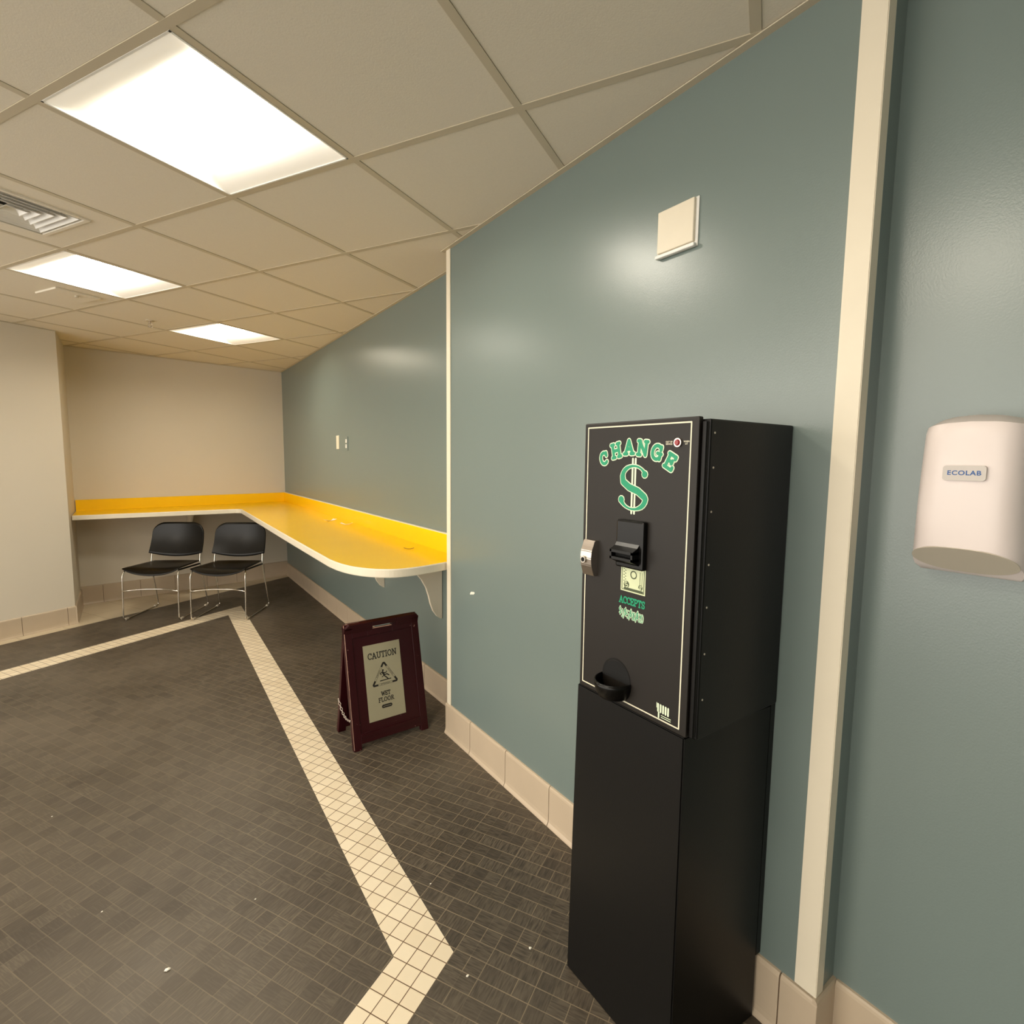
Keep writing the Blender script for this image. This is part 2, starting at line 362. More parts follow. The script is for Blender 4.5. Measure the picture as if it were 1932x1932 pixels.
bm = bmesh.new()
prism(bm, [(XR, -1.5), (XR, Y0), (XN, Y0), (XN, Y1), (XF, Y1), (XF, BW(1.397)), (1.55, BW(1.55)), (1.55, -1.5)], 0, ZC, 0); fix(bm)
wr = struct('wall_right', bm, M['green'])
bm = bmesh.new(); prism(bm, [(1.397, BW(1.397)), (-1.2, BW(-1.2)), (-1.2, BW(-1.2)+0.12), (1.55, BW(1.397)+0.15), (1.55, BW(1.55))], 0, ZC); fix(bm)
struct('wall_back', bm, M['cream'])
bm = bmesh.new(); prism(bm, [(-1.6, -1.62), (1.55, -1.62), (1.55, -1.5), (-1.6, -1.5)], 0, ZC); fix(bm)
struct('wall_rear_added', bm, M['green'])  # unseen wall added behind the camera to block fill light
bm = bmesh.new()
cA = Vector((-0.530, 5.735)); cB = shoot(cA, dL, 2.0)
prism(bm, [(cA.x, cA.y), (-0.545, BW(-0.545)), (-1.2, BW(-1.2)), (cB.x-0.1, cB.y+0.12), (cB.x, cB.y)], 0, ZC); fix(bm)
struct('wall_left', bm, M['cream'])

# baseboards: bull-nosed ceramic cove tiles with thin joints
def baseboard(name, p0, p1, n, h=0.154, tile=0.305, first=0.305, gap=0.0034):
    p0 = Vector((p0[0], p0[1], 0)); p1 = Vector((p1[0], p1[1], 0)); n = Vector((n[0], n[1], 0)).normalized(); L = (p1-p0).length; d = (p1-p0)/L
    prof = [(0, 0), (0.019, 0), (0.018, 0.005), (0.0125, 0.016), (0.011, 0.03), (0.011, h-0.012), (0.0095, h-0.005), (0.006, h-0.001), (0, h)]
    bm = bmesh.new(); s = 0; e = first
    while s < L-1e-4:
        e = min(e, L); g0 = gap/2 if s > 0 else 0.0; g1 = gap/2 if e < L-1e-6 else 0.0; a = p0+d*(s+g0)
        extr(bm, [a+n*q+Vector((0, 0, z)) for q, z in prof], d*(e-s-g0-g1), 0); s = e; e = s+tile
    a = p0+d*0.002; extr(bm, [a+n*q+Vector((0, 0, z)) for q, z in [(0, 0), (0.010, 0), (0.009, 0.03), (0.009, h-0.008), (0, h-0.004)]], d*(L-0.004), 1)
    fix(bm); return struct(name, bm, [M['tilebase'], M['grout']])
baseboard('baseboard_right', (XN, Y1+0.011), (XN, Y0-0.0102), (-1, 0), first=0.253, h=0.163)
baseboard('baseboard_right_far', (XF, BW(1.397)-0.002), (XF, Y1+0.03), (-1, 0), first=0.2)
baseboard('baseboard_right_end', (XN-0.01, Y1), (XF, Y1), (0, 1), first=0.2)
baseboard('baseboard_right_return', (XN-0.0102, Y0), (XR, Y0), (0, -1), first=0.3, h=0.168)
baseboard('baseboard_right_near', (XR, Y0-0.011), (XR, -1.5), (-1, 0), first=0.28, h=0.168)
nb = Vector((0.185, -1)).normalized()
baseboard('baseboard_back', (-0.545, BW(-0.545)), (1.397, BW(1.397)), (nb.x, nb.y), first=0.17, h=0.175)
nl = Vector((0.489, -0.872))
baseboard('baseboard_left', (cB.x, cB.y), (cA.x+0.005, cA.y+0.003), (nl.x, nl.y), first=0.11)
baseboard('baseboard_left_end', (cA.x, cA.y-0.01), (-0.545, BW(-0.545)), (1, 0.02), first=0.4)

# corner guards
def guard(name, x, y, sy, wd, th=0.004, z0=0.154, wd2=0.03):
    bm = bmesh.new()
    pts = [(x, y+sy*0), (x-th, y), (x-th, y), (x, y)]
    # L section hugging the corner: one leg along the wall face, one along the return
    s = sy
    P = [(x-th, y+s*th), (x-th, y-s*wd), (x, y-s*wd), (x, y), (x+wd2, y), (x+wd2, y+s*th)]
    prism(bm, P, z0, ZC); fix(bm)
    es = [e for e in bm.edges if abs(e.verts[0].co.z-e.verts[1].co.z) > 1]
    bmesh.ops.bevel(bm, geom=es, offset=0.0015, segments=2, affect='EDGES')
    return struct(name, bm, M['guard'])
guard('trim_1', XN, Y0, -1, 0.046, th=0.005, z0=0.168)
guard('trim_2', XN, Y1, 1, 0.034, th=0.005, z0=0.163)

# wall angle moulding under the ceiling
def angle(name, p0, p1, n, wd=0.022):
    p0 = Vector((p0[0], p0[1], 0)); p1 = Vector((p1[0], p1[1], 0)); n = Vector((n[0], n[1], 0)).normalized()
    bm = bmesh.new(); z = ZC
    extr(bm, [p0+Vector((0, 0, z-0.004)), p0+n*wd+Vector((0, 0, z-0.004)), p0+n*wd+Vector((0, 0, z-0.001)), p0+Vector((0, 0, z-0.001))], p1-p0)
    fix(bm); return struct(name, bm, M['tbar'])
angle('trim_3', (XN, Y0-0.005), (XN, Y1+0.03), (-1, 0))
angle('trim_4', (XF, Y1), (XF, BW(1.397)), (-1, 0), 0.02)
angle('trim_5', (-0.545, BW(-0.545)), (1.397, BW(1.397)), (nb.x, nb.y), 0.016)
angle('trim_6', (XR, -1.5), (XR, Y0), (-1, 0))
angle('trim_7', (cB.x, cB.y), (cA.x, cA.y), (nl.x, nl.y), 0.018)

# ceiling : lay-in tiles and grid
LIGHTS = [(1, 0), (4, 1), (5, 3)]; VENT = (3, 0)
RNG_I = range(-9, 11); RNG_J = range(-8, 9)
def clip(bm):
    geo = lambda: bm.verts[:]+bm.edges[:]+bm.faces[:]
    bmesh.ops.bisect_plane(bm, geom=geo(), plane_co=(1.55, 0, 0), plane_no=(1, 0, 0), clear_outer=True)
    bmesh.ops.bisect_plane(bm, geom=geo(), plane_co=(1.397, BW(1.397)+0.1, 0), plane_no=(-0.185, 1, 0), clear_outer=True)
    bmesh.ops.bisect_plane(bm, geom=geo(), plane_co=(0, -3.3, 0), plane_no=(0, -1, 0), clear_outer=True)
    bmesh.ops.bisect_plane(bm, geom=geo(), plane_co=(-4.2, 0, 0), plane_no=(-1, 0, 0), clear_outer=True)
bm = bmesh.new()
for i in RNG_I:
    for j in RNG_J:
        if (i, j) in LIGHTS or (i, j) == VENT: continue
        g = 0.009/GS
        c4 = [cell(i+g, j+g), cell(i+1-g, j+g), cell(i+1-g, j+1-g), cell(i+g, j+1-g)]
        r = 0.004/GS
        inner = [bm.verts.new(cell(i+a, j+b, ZC+0.001)) for a, b in ((g+r, g+r), (1-g-r, g+r), (1-g-r, 1-g-r), (g+r, 1-g-r))]
        outer = [bm.verts.new(c_+Vector((0, 0, ZC+0.006))) for c_ in c4]
        bm.faces.new(inner)
        for k in range(4): bm.faces.new((inner[k], inner[(k+1) % 4], outer[(k+1) % 4], outer[k]))
clip(bm)
bmesh.ops.recalc_face_normals(bm, faces=bm.faces[:])
for f in bm.faces:
    if f.normal.z > 0: f.normal_flip()
struct('ceiling', bm, M['ceil'])
bm = bmesh.new()
hw = 0.012
for i in list(RNG_I)+[11]:
    a, b = cell(i, -8), cell(i, 9)
    extr(bm, [a-GB*hw+Vector((0, 0, ZC-0.001)), a+GB*hw+Vector((0, 0, ZC-0.001)), a+GB*hw+Vector((0, 0, ZC+0.007)), a-GB*hw+Vector((0, 0, ZC+0.007))], b-a)
for j in list(RNG_J)+[9]:
    a, b = cell(-9, j), cell(11, j)
    extr(bm, [a-GA*hw+Vector((0, 0, ZC-0.0013)), a+GA*hw+Vector((0, 0, ZC-0.0013)), a+GA*hw+Vector((0, 0, ZC+0.0068)), a-GA*hw+Vector((0, 0, ZC+0.0068))], b-a)
fix(bm); clip(bm)
struct('trim_8', bm, M['tbar'])
bm = bmesh.new(); prism(bm, [(-4.2, -3.4), (1.55, -3.4), (1.55, 7.0), (-4.2, 7.0)], ZC+0.16, ZC+0.2); struct('ceiling_deck', bm, M['void'])

# ------------------------------------------------------------------ ceiling lights
def shell_mesh():
    bm = bmesh.new(); h = GS/2-0.0125
    # height field: convex roll at both j-ends, concave wings on the i-sides
    N = 44
    def zf(x, y):
        wing = max(0.0, min(1.0, (h-abs(x))/(h-0.10))); zw = 0.085*math.sin(wing*math.pi/2)**0.9
        e = (h-abs(y))
        if e < 0.14: ze = 0.09*(1-math.sqrt(max(0, 1-(e/0.14)**2)))
        else: ze = 1
        return min(zw, ze) if e < 0.14 else zw
    xs = sorted(set([-h+2*h*k/N for k in range(N+1)])); es = [0.14*math.sin(k/14*math.pi/2) for k in range(15)]
    ys = [-h+e for e in es]+[-h+0.14+(2*h-0.28)*k/8 for k in range(1, 8)]+[h-e for e in reversed(es)]
    g = [[bm.verts.new((x, y, ZC+0.001+zf(x, y))) for x in xs] for y in ys]
    for a in range(len(ys)-1):
        for b in range(len(xs)-1): bm.faces.new((g[a][b], g[a+1][b], g[a+1][b+1], g[a][b+1]))
    return bm
def make_light(label, lampmat):
    t_ = empty('ceiling_light', label, 'ceiling light', group=None)
    h = GS/2-0.0125; z = ZC
    bm = bmesh.new()
    for (x0, x1, y0, y1) in ((-h, h, -h, -h+0.006), (-h, h, h-0.006, h), (-h, -h+0.006, -h, h), (h-0.006, h, -h, h)):
        box(bm, x0, x1, y0, y1, z-0.002, z+0.003)
    link('frame', bm, M['white'], t_)
    bm = shell_mesh(); fix(bm); link('reflector', bm, M['lens'], t_, smooth=True)
    bm = bmesh.new(); box(bm, -0.155, 0.155, -0.165, 0.165, z+0.070, z+0.083, 0.004)
    link('diffuser', bm, lampmat, t_)
    return t_
def place_cell(o, i, j):
    c = cell(i+0.5, j+0.5); o.location = (c.x, c.y, 0); o.rotation_euler = (0, 0, GANG)
l1 = make_light('largest square recessed ceiling light, nearest the camera, with yellowed corners', M['lamp']); place_cell(l1, 1, 0)
def dup(root, label, group=None):
    r = root.copy(); C.objects.link(r); r['label'] = label
    for ch in list(root.children):
        c = ch.copy(); C.objects.link(c); c.parent = r
        for g in ch.children:
            d = g.copy(); C.objects.link(d); d.parent = c
    return r
l2 = make_light('bright square recessed ceiling light at the left photo edge, beyond the louvered vent', M['lamp']); place_cell(l2, 4, 1)
l3 = make_light('smallest, farthest square recessed ceiling light, above the two black chairs', M['lampwarm']); place_cell(l3, 5, 3)
for l in (l1, l2, l3): l['group'] = 'recessed square ceiling lights'

# ------------------------------------------------------------------ ceiling vent, hatch, sprinkler
v = empty('ceiling_vent', 'square white louvered air vent in the ceiling beside the largest light', 'vent')
bm = bmesh.new(); h = GS/2-0.0125
def ring(bm, r0, z0, r1, z1):
    a = [bm.verts.new((sx*r0, sy*r0, z0)) for sx, sy in ((-1, -1), (1, -1), (1, 1), (-1, 1))]
    b = [bm.verts.new((sx*r1, sy*r1, z1)) for sx, sy in ((-1, -1), (1, -1), (1, 1), (-1, 1))]
    for k in range(4): bm.faces.new((a[k], a[(k+1) % 4], b[(k+1) % 4], b[k]))
ring(bm, h, ZC+0.0005, 0.19, ZC+0.0005); ring(bm, 0.19, ZC+0.0005, 0.188, ZC-0.006); ring(bm, 0.188, ZC-0.006, 0.172, ZC-0.006); ring(bm, 0.172, ZC-0.006, 0.170, ZC+0.03)
link('frame', bm, M['ceil'], v)
for k in range(5):
    bm = bmesh.new(); r = 0.162-k*0.031
    ring(bm, r, ZC-0.004, r-0.026, ZC+0.022); ring(bm, r, ZC-0.004, r-0.003, ZC-0.004); ring(bm, r-0.003, ZC-0.004, r-0.029, ZC+0.022)
    link('louver', bm, M['white'], v)
bm = bmesh.new(); box(bm, -0.175, 0.175, -0.175, 0.175, ZC+0.04, ZC+0.05); link('duct', bm, M['void'], v)
place_cell(v, 3, 0)
hatch = empty('ceiling_hatch', 'small flat rectangular ceiling panel with a knob, at the left edge beyond the lights', 'access panel')
bm = bmesh.new(); box(bm, 0.0, 0.24, -0.24, 0.0, ZC-0.010, ZC+0.001, 0.002); link('panel', bm, M['ceil'], hatch)
bm = bmesh.new(); cyl(bm, (0.05, -0.13, ZC-0.022), (0, 0, 1), 0.010, 0.012); link('knob', bm, M['tbar'], hatch)
c = cell(5.19, 1.47); hatch.location = (c.x, c.y, 0); hatch.rotation_euler = (0, 0, GANG)
sp = empty('sprinkler', 'tiny metal fire sprinkler head hanging between the two far ceiling lights', 'sprinkler', (0.096, 4.862, ZC))
bm = bmesh.new(); cyl(bm, (0, 0, -0.004), (0, 0, 1), 0.028, 0.005, 24); link('escutcheon', bm, M['tbar'], sp)
bm = bmesh.new(); cyl(bm, (0, 0, -0.022), (0, 0, 1), 0.008, 0.02, 12); tube(bm, [(-0.008, 0, -0.02), (-0.014, 0, -0.032), (0, 0, -0.046)], 0.002, 6); tube(bm, [(0.008, 0, -0.02), (0.014, 0, -0.032), (0, 0, -0.046)], 0.002, 6); link('body', bm, M['steel'], sp)
bm = bmesh.new(); cyl(bm, (0, 0, -0.049), (0, 0, 1), 0.015, 0.0025, 16); link('deflector', bm, M['steel'], sp)

# ------------------------------------------------------------------ yellow counter
ZT = 0.907
ct = empty('counter', 'long L-shaped bright yellow wall counter with cream edge and rounded near end', 'counter', (1.397, 2.7, 0))
def child(name, bm, mat, par, smooth=False):     # geometry given in world coordinates
    inv = Matrix.Translation(-Vector(par.location)) if par.rotation_euler.z == 0 else (Matrix.Translation(par.location) @ Matrix.Rotation(par.rotation_euler.z, 4, 'Z')).inverted()
    bmesh.ops.transform(bm, matrix=inv, verts=bm.verts[:]); return link(name, bm, mat, par, smooth)
curve = [Vector(p) for p in [(1.248, 2.378), (1.12, 2.345), (1.0, 2.338), (0.93, 2.36), (0.862, 2.425), (0.812, 2.52), (0.785, 2.63), (0.775, 2.76)]]
curve = [Vector((p.x, p.y, 0)) for p in curve]; curve = chaikin(curve, 2)
front = [(p.x, p.y) for p in curve]+[(0.779, 3.8), (0.796, 5.80)]+[(p.x, p.y) for p in chaikin([(0.796, 5.80, 0), (0.797, 5.93, 0), (0.67, 5.94, 0)], 2)[1:]]+[(-0.526, 5.94)]
outline = [(1.394, 2.380)]+front+[(-0.536, BW(-0.541)-0.003), (1.394, BW(1.394)-0.003)]
bm = bmesh.new(); prism(bm, outline, ZT-0.038, ZT); fix(bm); child('worktop', bm, M['yellow'], ct)
def strip_along(bm, P, wd, z0, z1):              # vertical band hugging a 2D polyline, offset to its left
    P = [Vector((p[0], p[1], 0)) for p in P]; A = []; B = []
    for k, p in enumerate(P):
        d = (P[min(k+1, len(P)-1)]-P[max(k-1, 0)]).normalized(); n = Vector((d.y, -d.x, 0))*(-1 if False else 1)
        A.append(p); B.append(p-n*wd if False else p+Vector((-d.y, d.x, 0))*-wd)
    prof = []
    for k in range(len(P)):
        o_ = (B[k]-A[k])
        prof.append([bm.verts.new(A[k]+Vector((0, 0, z0))), bm.verts.new(A[k]+o_*0.8+Vector((0, 0, z0))), bm.verts.new(A[k]+o_+Vector((0, 0, z0+0.004))),
                     bm.verts.new(A[k]+o_+Vector((0, 0, z1-0.004))), bm.verts.new(A[k]+o_*0.6+Vector((0, 0, z1))), bm.verts.new(A[k]+Vector((0, 0, z1)))])
    for k in range(len(P)-1):
        for q in range(6): bm.faces.new((prof[k][q], prof[k+1][q], prof[k+1][(q+1) % 6], prof[k][(q+1) % 6]))
    bm.faces.new(prof[0]); bm.faces.new(prof[-1][::-1])
bm = bmesh.new(); strip_along(bm, list(reversed([(1.3, 2.3805)]+front)), 0.007, ZT-0.040, ZT+0.001); fix(bm)
eb = child('edge_band', bm, M['guard'], ct); eb['label'] = 'cream rounded edge band'
bm = bmesh.new(); prism(bm, [(1.394, 2.372), (1.376, 2.372), (1.376, BW(1.376)-0.021), (1.394, BW(1.394)-0.021)], ZT, 1.012)
prism(bm, [(1.394, BW(1.394)-0.003), (1.394, BW(1.394)-0.021), (-0.536, BW(-0.541)-0.021), (-0.536, BW(-0.541)-0.003)], ZT, 1.012); fix(bm)
child('splashback', bm, M['yellow'], ct)
bm = bmesh.new(); prism(bm, [(1.3955, 2.372), (1.3755, 2.372), (1.3755, BW(1.3755)-0.0235), (1.3955, BW(1.3955)-0.02)], 1.0125, 1.017); fix(bm)
child('top_cap', bm, M['guard'], ct)
prof = [(0.0, 0.503), (0.010, 0.505), (0.030, 0.520), (0.055, 0.555), (0.072, 0.60), (0.084, 0.65), (0.100, 0.70), (0.128, 0.75), (0.17, 0.80), (0.215, 0.84), (0.25, 0.867), (0.0, 0.867)]
for yb in (2.70, 3.60, 4.50, 5.40):
    bm = bmesh.new(); extr(bm, [(1.394-x, yb, z) for x, z in prof], (0, 0.02, 0)); fix(bm); child('bracket', bm, M['guard'], ct)
bm = bmesh.new(); e1 = Vector((1, 0.185, 0)).normalized()
o0 = Vector((0.36, BW(0.36)-0.003, 0)); extr(bm, [o0+Vector((nb.x*x, nb.y*x, z)) for x, z in prof], e1*0.02); fix(bm); child('bracket', bm, M['guard'], ct)

# litter on the counter
def scrap(label, x, y, rz, mat, L=0.075, wdt=0.014, curl=0.008):
    o = empty('paper_scrap' if mat is M['paper'] else 'wrapper', label, 'litter', (x, y, ZT+0.0004), rz)
    bm = bmesh.new(); N = 10; rows = []
    for k in range(N+1):
        s = k/N; z = curl*(2*s-1)**2+0.0003; w_ = wdt*(0.6+0.4*math.sin(s*7+1))
        rows.append([bm.verts.new((L*(s-0.5), q*w_/2, z+abs(q)*0.002)) for q in (-1, 0, 1)])
    for k in range(N):
        for q in range(2): bm.faces.new((rows[k][q], rows[k+1][q], rows[k+1][q+1], rows[k][q+1]))
    nm = o.name; me = bpy.data.meshes.new(nm)
    r = bmesh.ops.extrude_face_region(bm, geom=bm.faces[:])
    for e in r['geom']:
        if isinstance(e, bmesh.types.BMVert): e.co.z += 0.0006
    fix(bm); bpy.data.objects.remove(o)
    ob = link('paper_scrap' if mat is M['paper'] else 'wrapper', bm, mat); ob.location = (x, y, ZT+0.0004); ob.rotation_euler = (0, 0, rz)
    return tag(ob, label, 'litter', None)
scrap('farthest white torn paper scrap lying on the yellow counter', 1.262, 4.457, 0.4, M['paper'], 0.10, 0.045, 0.012)
scrap('pale curled paper scrap, middle of three bits on the yellow counter', 1.300, 4.15, -0.6, M['paper'], 0.09, 0.045, 0.012)
scrap('brown curled wrapper piece on the near end of the yellow counter', 1.25, 2.837, -0.55, M['foil'], 0.060, 0.010, 0.006)

# ------------------------------------------------------------------ wall plates
sw = empty('switch_plate', 'narrow cream blank wall plate left of the outlet above the yellow counter', 'wall plate', (XF, 4.64, 1.565))
bm = bmesh.new(); box(bm, -0.006, 0, -0.036, 0.036, -0.058, 0.058, 0.002); link('plate', bm, M['guard'], sw)
for z in (-0.048, 0.048):
    bm = bmesh.new(); cyl(bm, (-0.006, 0, z), (-1, 0, 0), 0.003, 0.001, 10); link('screw', bm, M['guard'], sw)
ot = empty('outlet', 'double power outlet in a grey-green plate on the wall above the yellow counter', 'outlet', (XF, 4.405, 1.55))
bm = bmesh.new(); box(bm, -0.005, 0, -0.036, 0.036, -0.058, 0.058, 0.002); link('plate', bm, M['green'], ot)
for z in (-0.021, 0.021):
    bm = bmesh.new(); box(bm, -0.0075, -0.003, -0.017, 0.017, z-0.015, z+0.015, 0.003); s_ = link('socket', bm, M['white'], ot)
    bm = bmesh.new()
    for yy in (-0.006, 0.006): box(bm, -0.0079, -0.007, yy-0.001, yy+0.001, z-0.001, z+0.008)
    link('slot', bm, M['void'], s_)
cp = empty('cover_plate', 'white square cover plate high on the green wall above the change machine', 'wall plate', (XN, 1.002, 2.073))
bm = bmesh.new(); box(bm, -0.004, 0, -0.068, 0.068, -0.064, 0.064, 0.001); link('backing', bm, M['white'], cp)
bm = bmesh.new(); box(bm, -0.014, -0.003, -0.060, 0.062, -0.052, 0.062, 0.003)
link('lid', bm, M['guard'], cp)
bm = bmesh.new(); box(bm, -0.018, -0.003, -0.066, 0.066, -0.066, -0.056, 0.003); link('lower_lip', bm, M['white'], cp)
bm = bmesh.new()
random.seed(3)
pts = [(0.028*math.cos(a)*random.uniform(0.5, 1), 0.010*math.sin(a)*random.uniform(0.5, 1)-0.25*0.02*math.cos(a)) for a in [k*math.pi/8 for k in range(16)]]
extr(bm, [(XN-0.0006, 2.118+a, 0.800+b) for a, b in pts], (0.0008, 0, 0)); fix(bm)
pc = link('bare_patch', bm, M['plaster']); pc.parent = wr

# ------------------------------------------------------------------ change machine
cm = empty('change_machine', 'tall black change machine on a black pedestal against the green wall', 'change machine', (1.09, 0.83, 0))
XD = 0.919
bm = bmesh.new(); box(bm, 0.934, 1.2525, 0.648, 0.995, 0.842, 1.518, 0.004); child('cabinet', bm, M['black'], cm)
bm = bmesh.new(); vs = box(bm, 0.922, 1.232, 0.664, 1.008, 0.0, 0.842)
for v_ in vs:
    if v_.co.z < 0.1: v_.co.y += 0.019 if v_.co.y > 0.9 else 0.0
    if v_.co.y < 0.8: v_.co.y = 0.670 if v_.co.x < 1.0 else 0.650
bmesh.ops.bevel(bm, geom=bm.edges[:], offset=0.003, segments=2, affect='EDGES')
box(bm, 1.233, 1.2525, 0.651, 1.006, 0.170, 0.842); child('pedestal', bm, M['black'], cm)
bm = bmesh.new(); tube(bm, [(0.929, 0.656, 0.85), (0.929, 0.656, 1.512)], 0.006, 10); child('hinge', bm, M['black'], cm)
bm = bmesh.new(); box(bm, XD, 0.933, 0.664, 0.998, 0.845, 1.523, 0.003)
door = child('door', bm, M['door'], cm); door['label'] = 'dark brown printed front door'
FD = Frame((XD-cm.location.x, 1.0-cm.location.y, 0), (0, -1, 0), (0, 0, 1))   # u = 1.0 - y
U = lambda y: 1.0-y
def dsub(name, bm, mat, label=None):
    o = link(name, bm, mat, door)
    if label: o['label'] = label
    return o
bm = bmesh.new()
a0, a1, b0, b1 = U(0.985), U(0.682), 0.859, 1.512
for p in ([(a0, b0), (a0, b1)], [(a0, b1), (a1, b1)], [(a1, b1), (a1, b0)], [(a1, b0), (a0, b0)]): ribbon(bm, FD, p, 0.0032, 0.0006)
dsub('pinstripe', bm, M['ivory'])
# arched word
data = [('C', 0.929, 1.437, 14), ('H', 0.889, 1.4555, 12), ('A', 0.849, 1.4635, 2), ('N', 0.808, 1.4605, -6), ('G', 0.768, 1.451, -14), ('E', 0.731, 1.431, -28)]
bm = bmesh.new()
for ch, y, z, r in data: glyph(bm, FD, ch, U(y), z, 0.029 if ch == 'C' else 0.033, 0.0128, 0.0005, math.radians(r), 1.02)
dsub('lettering_outline', bm, M['pale'])
bm = bmesh.new()
for ch, y, z, r in data: glyph(bm, FD, ch, U(y), z, 0.029 if ch == 'C' else 0.033, 0.0080, 0.0012, math.radians(r), 1.02)
dsub('lettering', bm, M['teal'], 'teal arched word CHANGE')
# dollar sign
S_c, S_z = U(0.832), 1.3735
def spath():
    P = arc(0.0, 0.0225, 0.0335, 0.0245, 15, 180, 10)+[(-0.031, 0.010), (-0.012, -0.002), (0.014, -0.010), (0.033, -0.022)]+arc(0.0, -0.0265, 0.0365, 0.0255, 0, -168, 11)
    return [(S_c+a, S_z+b) for a, b in P]
SP = spath(); SWD = [0.010, 0.006, 0.004, 0.004, 0.004, 0.005, 0.006, 0.008, 0.009, 0.010, 0.012, 0.0135, 0.014, 0.014, 0.0135, 0.012, 0.011, 0.010, 0.009, 0.007, 0.005, 0.0045, 0.004, 0.0045, 0.006, 0.009, 0.012]
def taper(bm, P, W_, add, h):
    for k in range(len(P)-1):
        w0 = W_[min(k, len(W_)-1)]*1.12+add; w1 = W_[min(k+1, len(W_)-1)]*1.12+add
        a = Vector(P[k]); b = Vector(P[k+1]); d = (b-a)
        n = Vector((-d.y, d.x)).normalized()
        kk = h+lay()
        bm.faces.new([bm.verts.new(FD.p(q.x, q.y, kk)) for q in (a-n*w0/2, b-n*w1/2, b+n*w1/2, a+n*w0/2)])
        for c_, w_ in ((a, w0), (b, w1)):
            h2 = h+lay()
            bm.faces.new([bm.verts.new(FD.p(c_.x+math.cos(q*math.pi/6)*w_/2, c_.y+math.sin(q*math.pi/6)*w_/2, h2)) for q in range(12)])
bm = bmesh.new()
for dx in (-0.0042, 0.0042): ribbon(bm, FD, [(S_c+dx, 1.312), (S_c+dx, 1.4365)], 0.0052, 0.0004)
dsub('dollar_bars', bm, M['pale'])
bm = bmesh.new(); taper(bm, SP, SWD, 0.0042, 0.0007)
for P_, r_ in ((SP[0], 0.0085), (SP[-1], 0.0090)): ribbon(bm, FD, [P_], r_*2+0.003, 0.0007)
dsub('dollar_outline', bm, M['pale'])
bm = bmesh.new(); taper(bm, SP, SWD, 0.0, 0.0014)
for P_, r_ in ((SP[0], 0.0085), (SP[-1], 0.0090)): ribbon(bm, FD, [P_], r_*2-0.0015, 0.0014)
dsub('dollar_sign', bm, M['teal'], 'teal dollar sign')
bm = bmesh.new(); word(bm, FD, 'ACCEPTS', U(0.8255), 1.1055, 0.0168, 0.0031, 0.0006, sx=0.84, gap=0.04); dsub('accepts_lettering', bm, M['teal'], 'teal word ACCEPTS')
pr_ = [('$', 0.8605, 1.0775, .9), ('1', 0.8535, 1.073, 1), ('/', 0.848, 1.073, 1), ('$', 0.8435, 1.0775, .9), ('5', 0.8365, 1.073, 1), ('/', 0.8305, 1.073, 1), ('$', 0.8265, 1.0775, .9), ('1', 0.8205, 1.073, 1), ('0', 0.8155, 1.073, 1), ('/', 0.810, 1.073, 1), ('$', 0.8065, 1.0775, .9), ('2', 0.800, 1.073, 1), ('0', 0.793, 1.073, 1)]
bm = bmesh.new()
for ch, y, z, k in pr_: glyph(bm, FD, ch, U(y), z, 0.0195*k, 0.0040, 0.0005, 0, 0.62)
dsub('price_outline', bm, M['pale'])
bm = bmesh.new()
for ch, y, z, k in pr_: glyph(bm, FD, ch, U(y), z, 0.0195*k, 0.0014, 0.0011, 0, 0.62)
dsub('price_lettering', bm, M['teal'], 'small teal price row $1/$5/$10/$20')
for txt, y in (('OUT OF\nSERVICE', 0.7365), ('WHEN\nLIT', 0.6925)):
    o = font_text(FD, txt, 0.0047, U(y), 1.4705, 0.0006, 0.0001, 'small_lettering', M['ivory'], door)
# indicator
bm = bmesh.new(); cyl(bm, FD.p(U(0.713), 1.471, 0), FD.n, 0.0095, 0.004, 20); dl = dsub('indicator_bezel', bm, M['steel'])
bm = bmesh.new(); cyl(bm, FD.p(U(0.713), 1.471, 0.004), FD.n, 0.0068, 0.003, 20, 0.005); dsub('indicator_lens', bm, M['red'], 'red indicator lens')
# bill acceptor
acc = empty('x', '', ''); bpy.data.objects.remove(acc)
bm = bmesh.new()
u0, u1 = U(0.869), U(0.786)
def dbox(bm, ua, ub, va, vb, h0, h1, bev=0.0):
    p0 = FD.p(ua, va, h0); p1 = FD.p(ub, vb, h1)
    box(bm, min(p0.x, p1.x), max(p0.x, p1.x), min(p0.y, p1.y), max(p0.y, p1.y), min(p0.z, p1.z), max(p0.z, p1.z), bev)
dbox(bm, u0, u1, 1.185, 1.296, -0.002, 0.014, 0.004)
ba = link('bill_acceptor', bm, M['blackpl'], cm)
bm = bmesh.new(); 
q = [(0.014, 1.203), (0.036, 1.203), (0.040, 1.207), (0.040, 1.214)]
u2, u3 = U(0.866), U(0.797)
extr(bm, [FD.p(u2, 1.246, 0.012), FD.p(u2, 1.236, 0.020), FD.p(u2, 1.228, 0.036), FD.p(u2, 1.222, 0.036), FD.p(u2, 1.222, 0.012)], FD.x*(u3-u2))
extr(bm, [FD.p(u2, 1.212, 0.012), FD.p(u2, 1.212, 0.036), FD.p(u2, 1.206, 0.036), FD.p(u2, 1.198, 0.018), FD.p(u2, 1.194, 0.012)], FD.x*(u3-u2))
dbox(bm, u2, u2+0.005, 1.206, 1.228, 0.012, 0.036); dbox(bm, u3-0.005, u3, 1.206, 1.228, 0.012, 0.036)
fix(bm); link('bill_mouth', bm, M['blackpl'], ba)
bm = bmesh.new(); dbox(bm, u2+0.004, u3-0.004, 1.211, 1.223, 0.012, 0.022); link('bill_slot', bm, M['void'], ba)
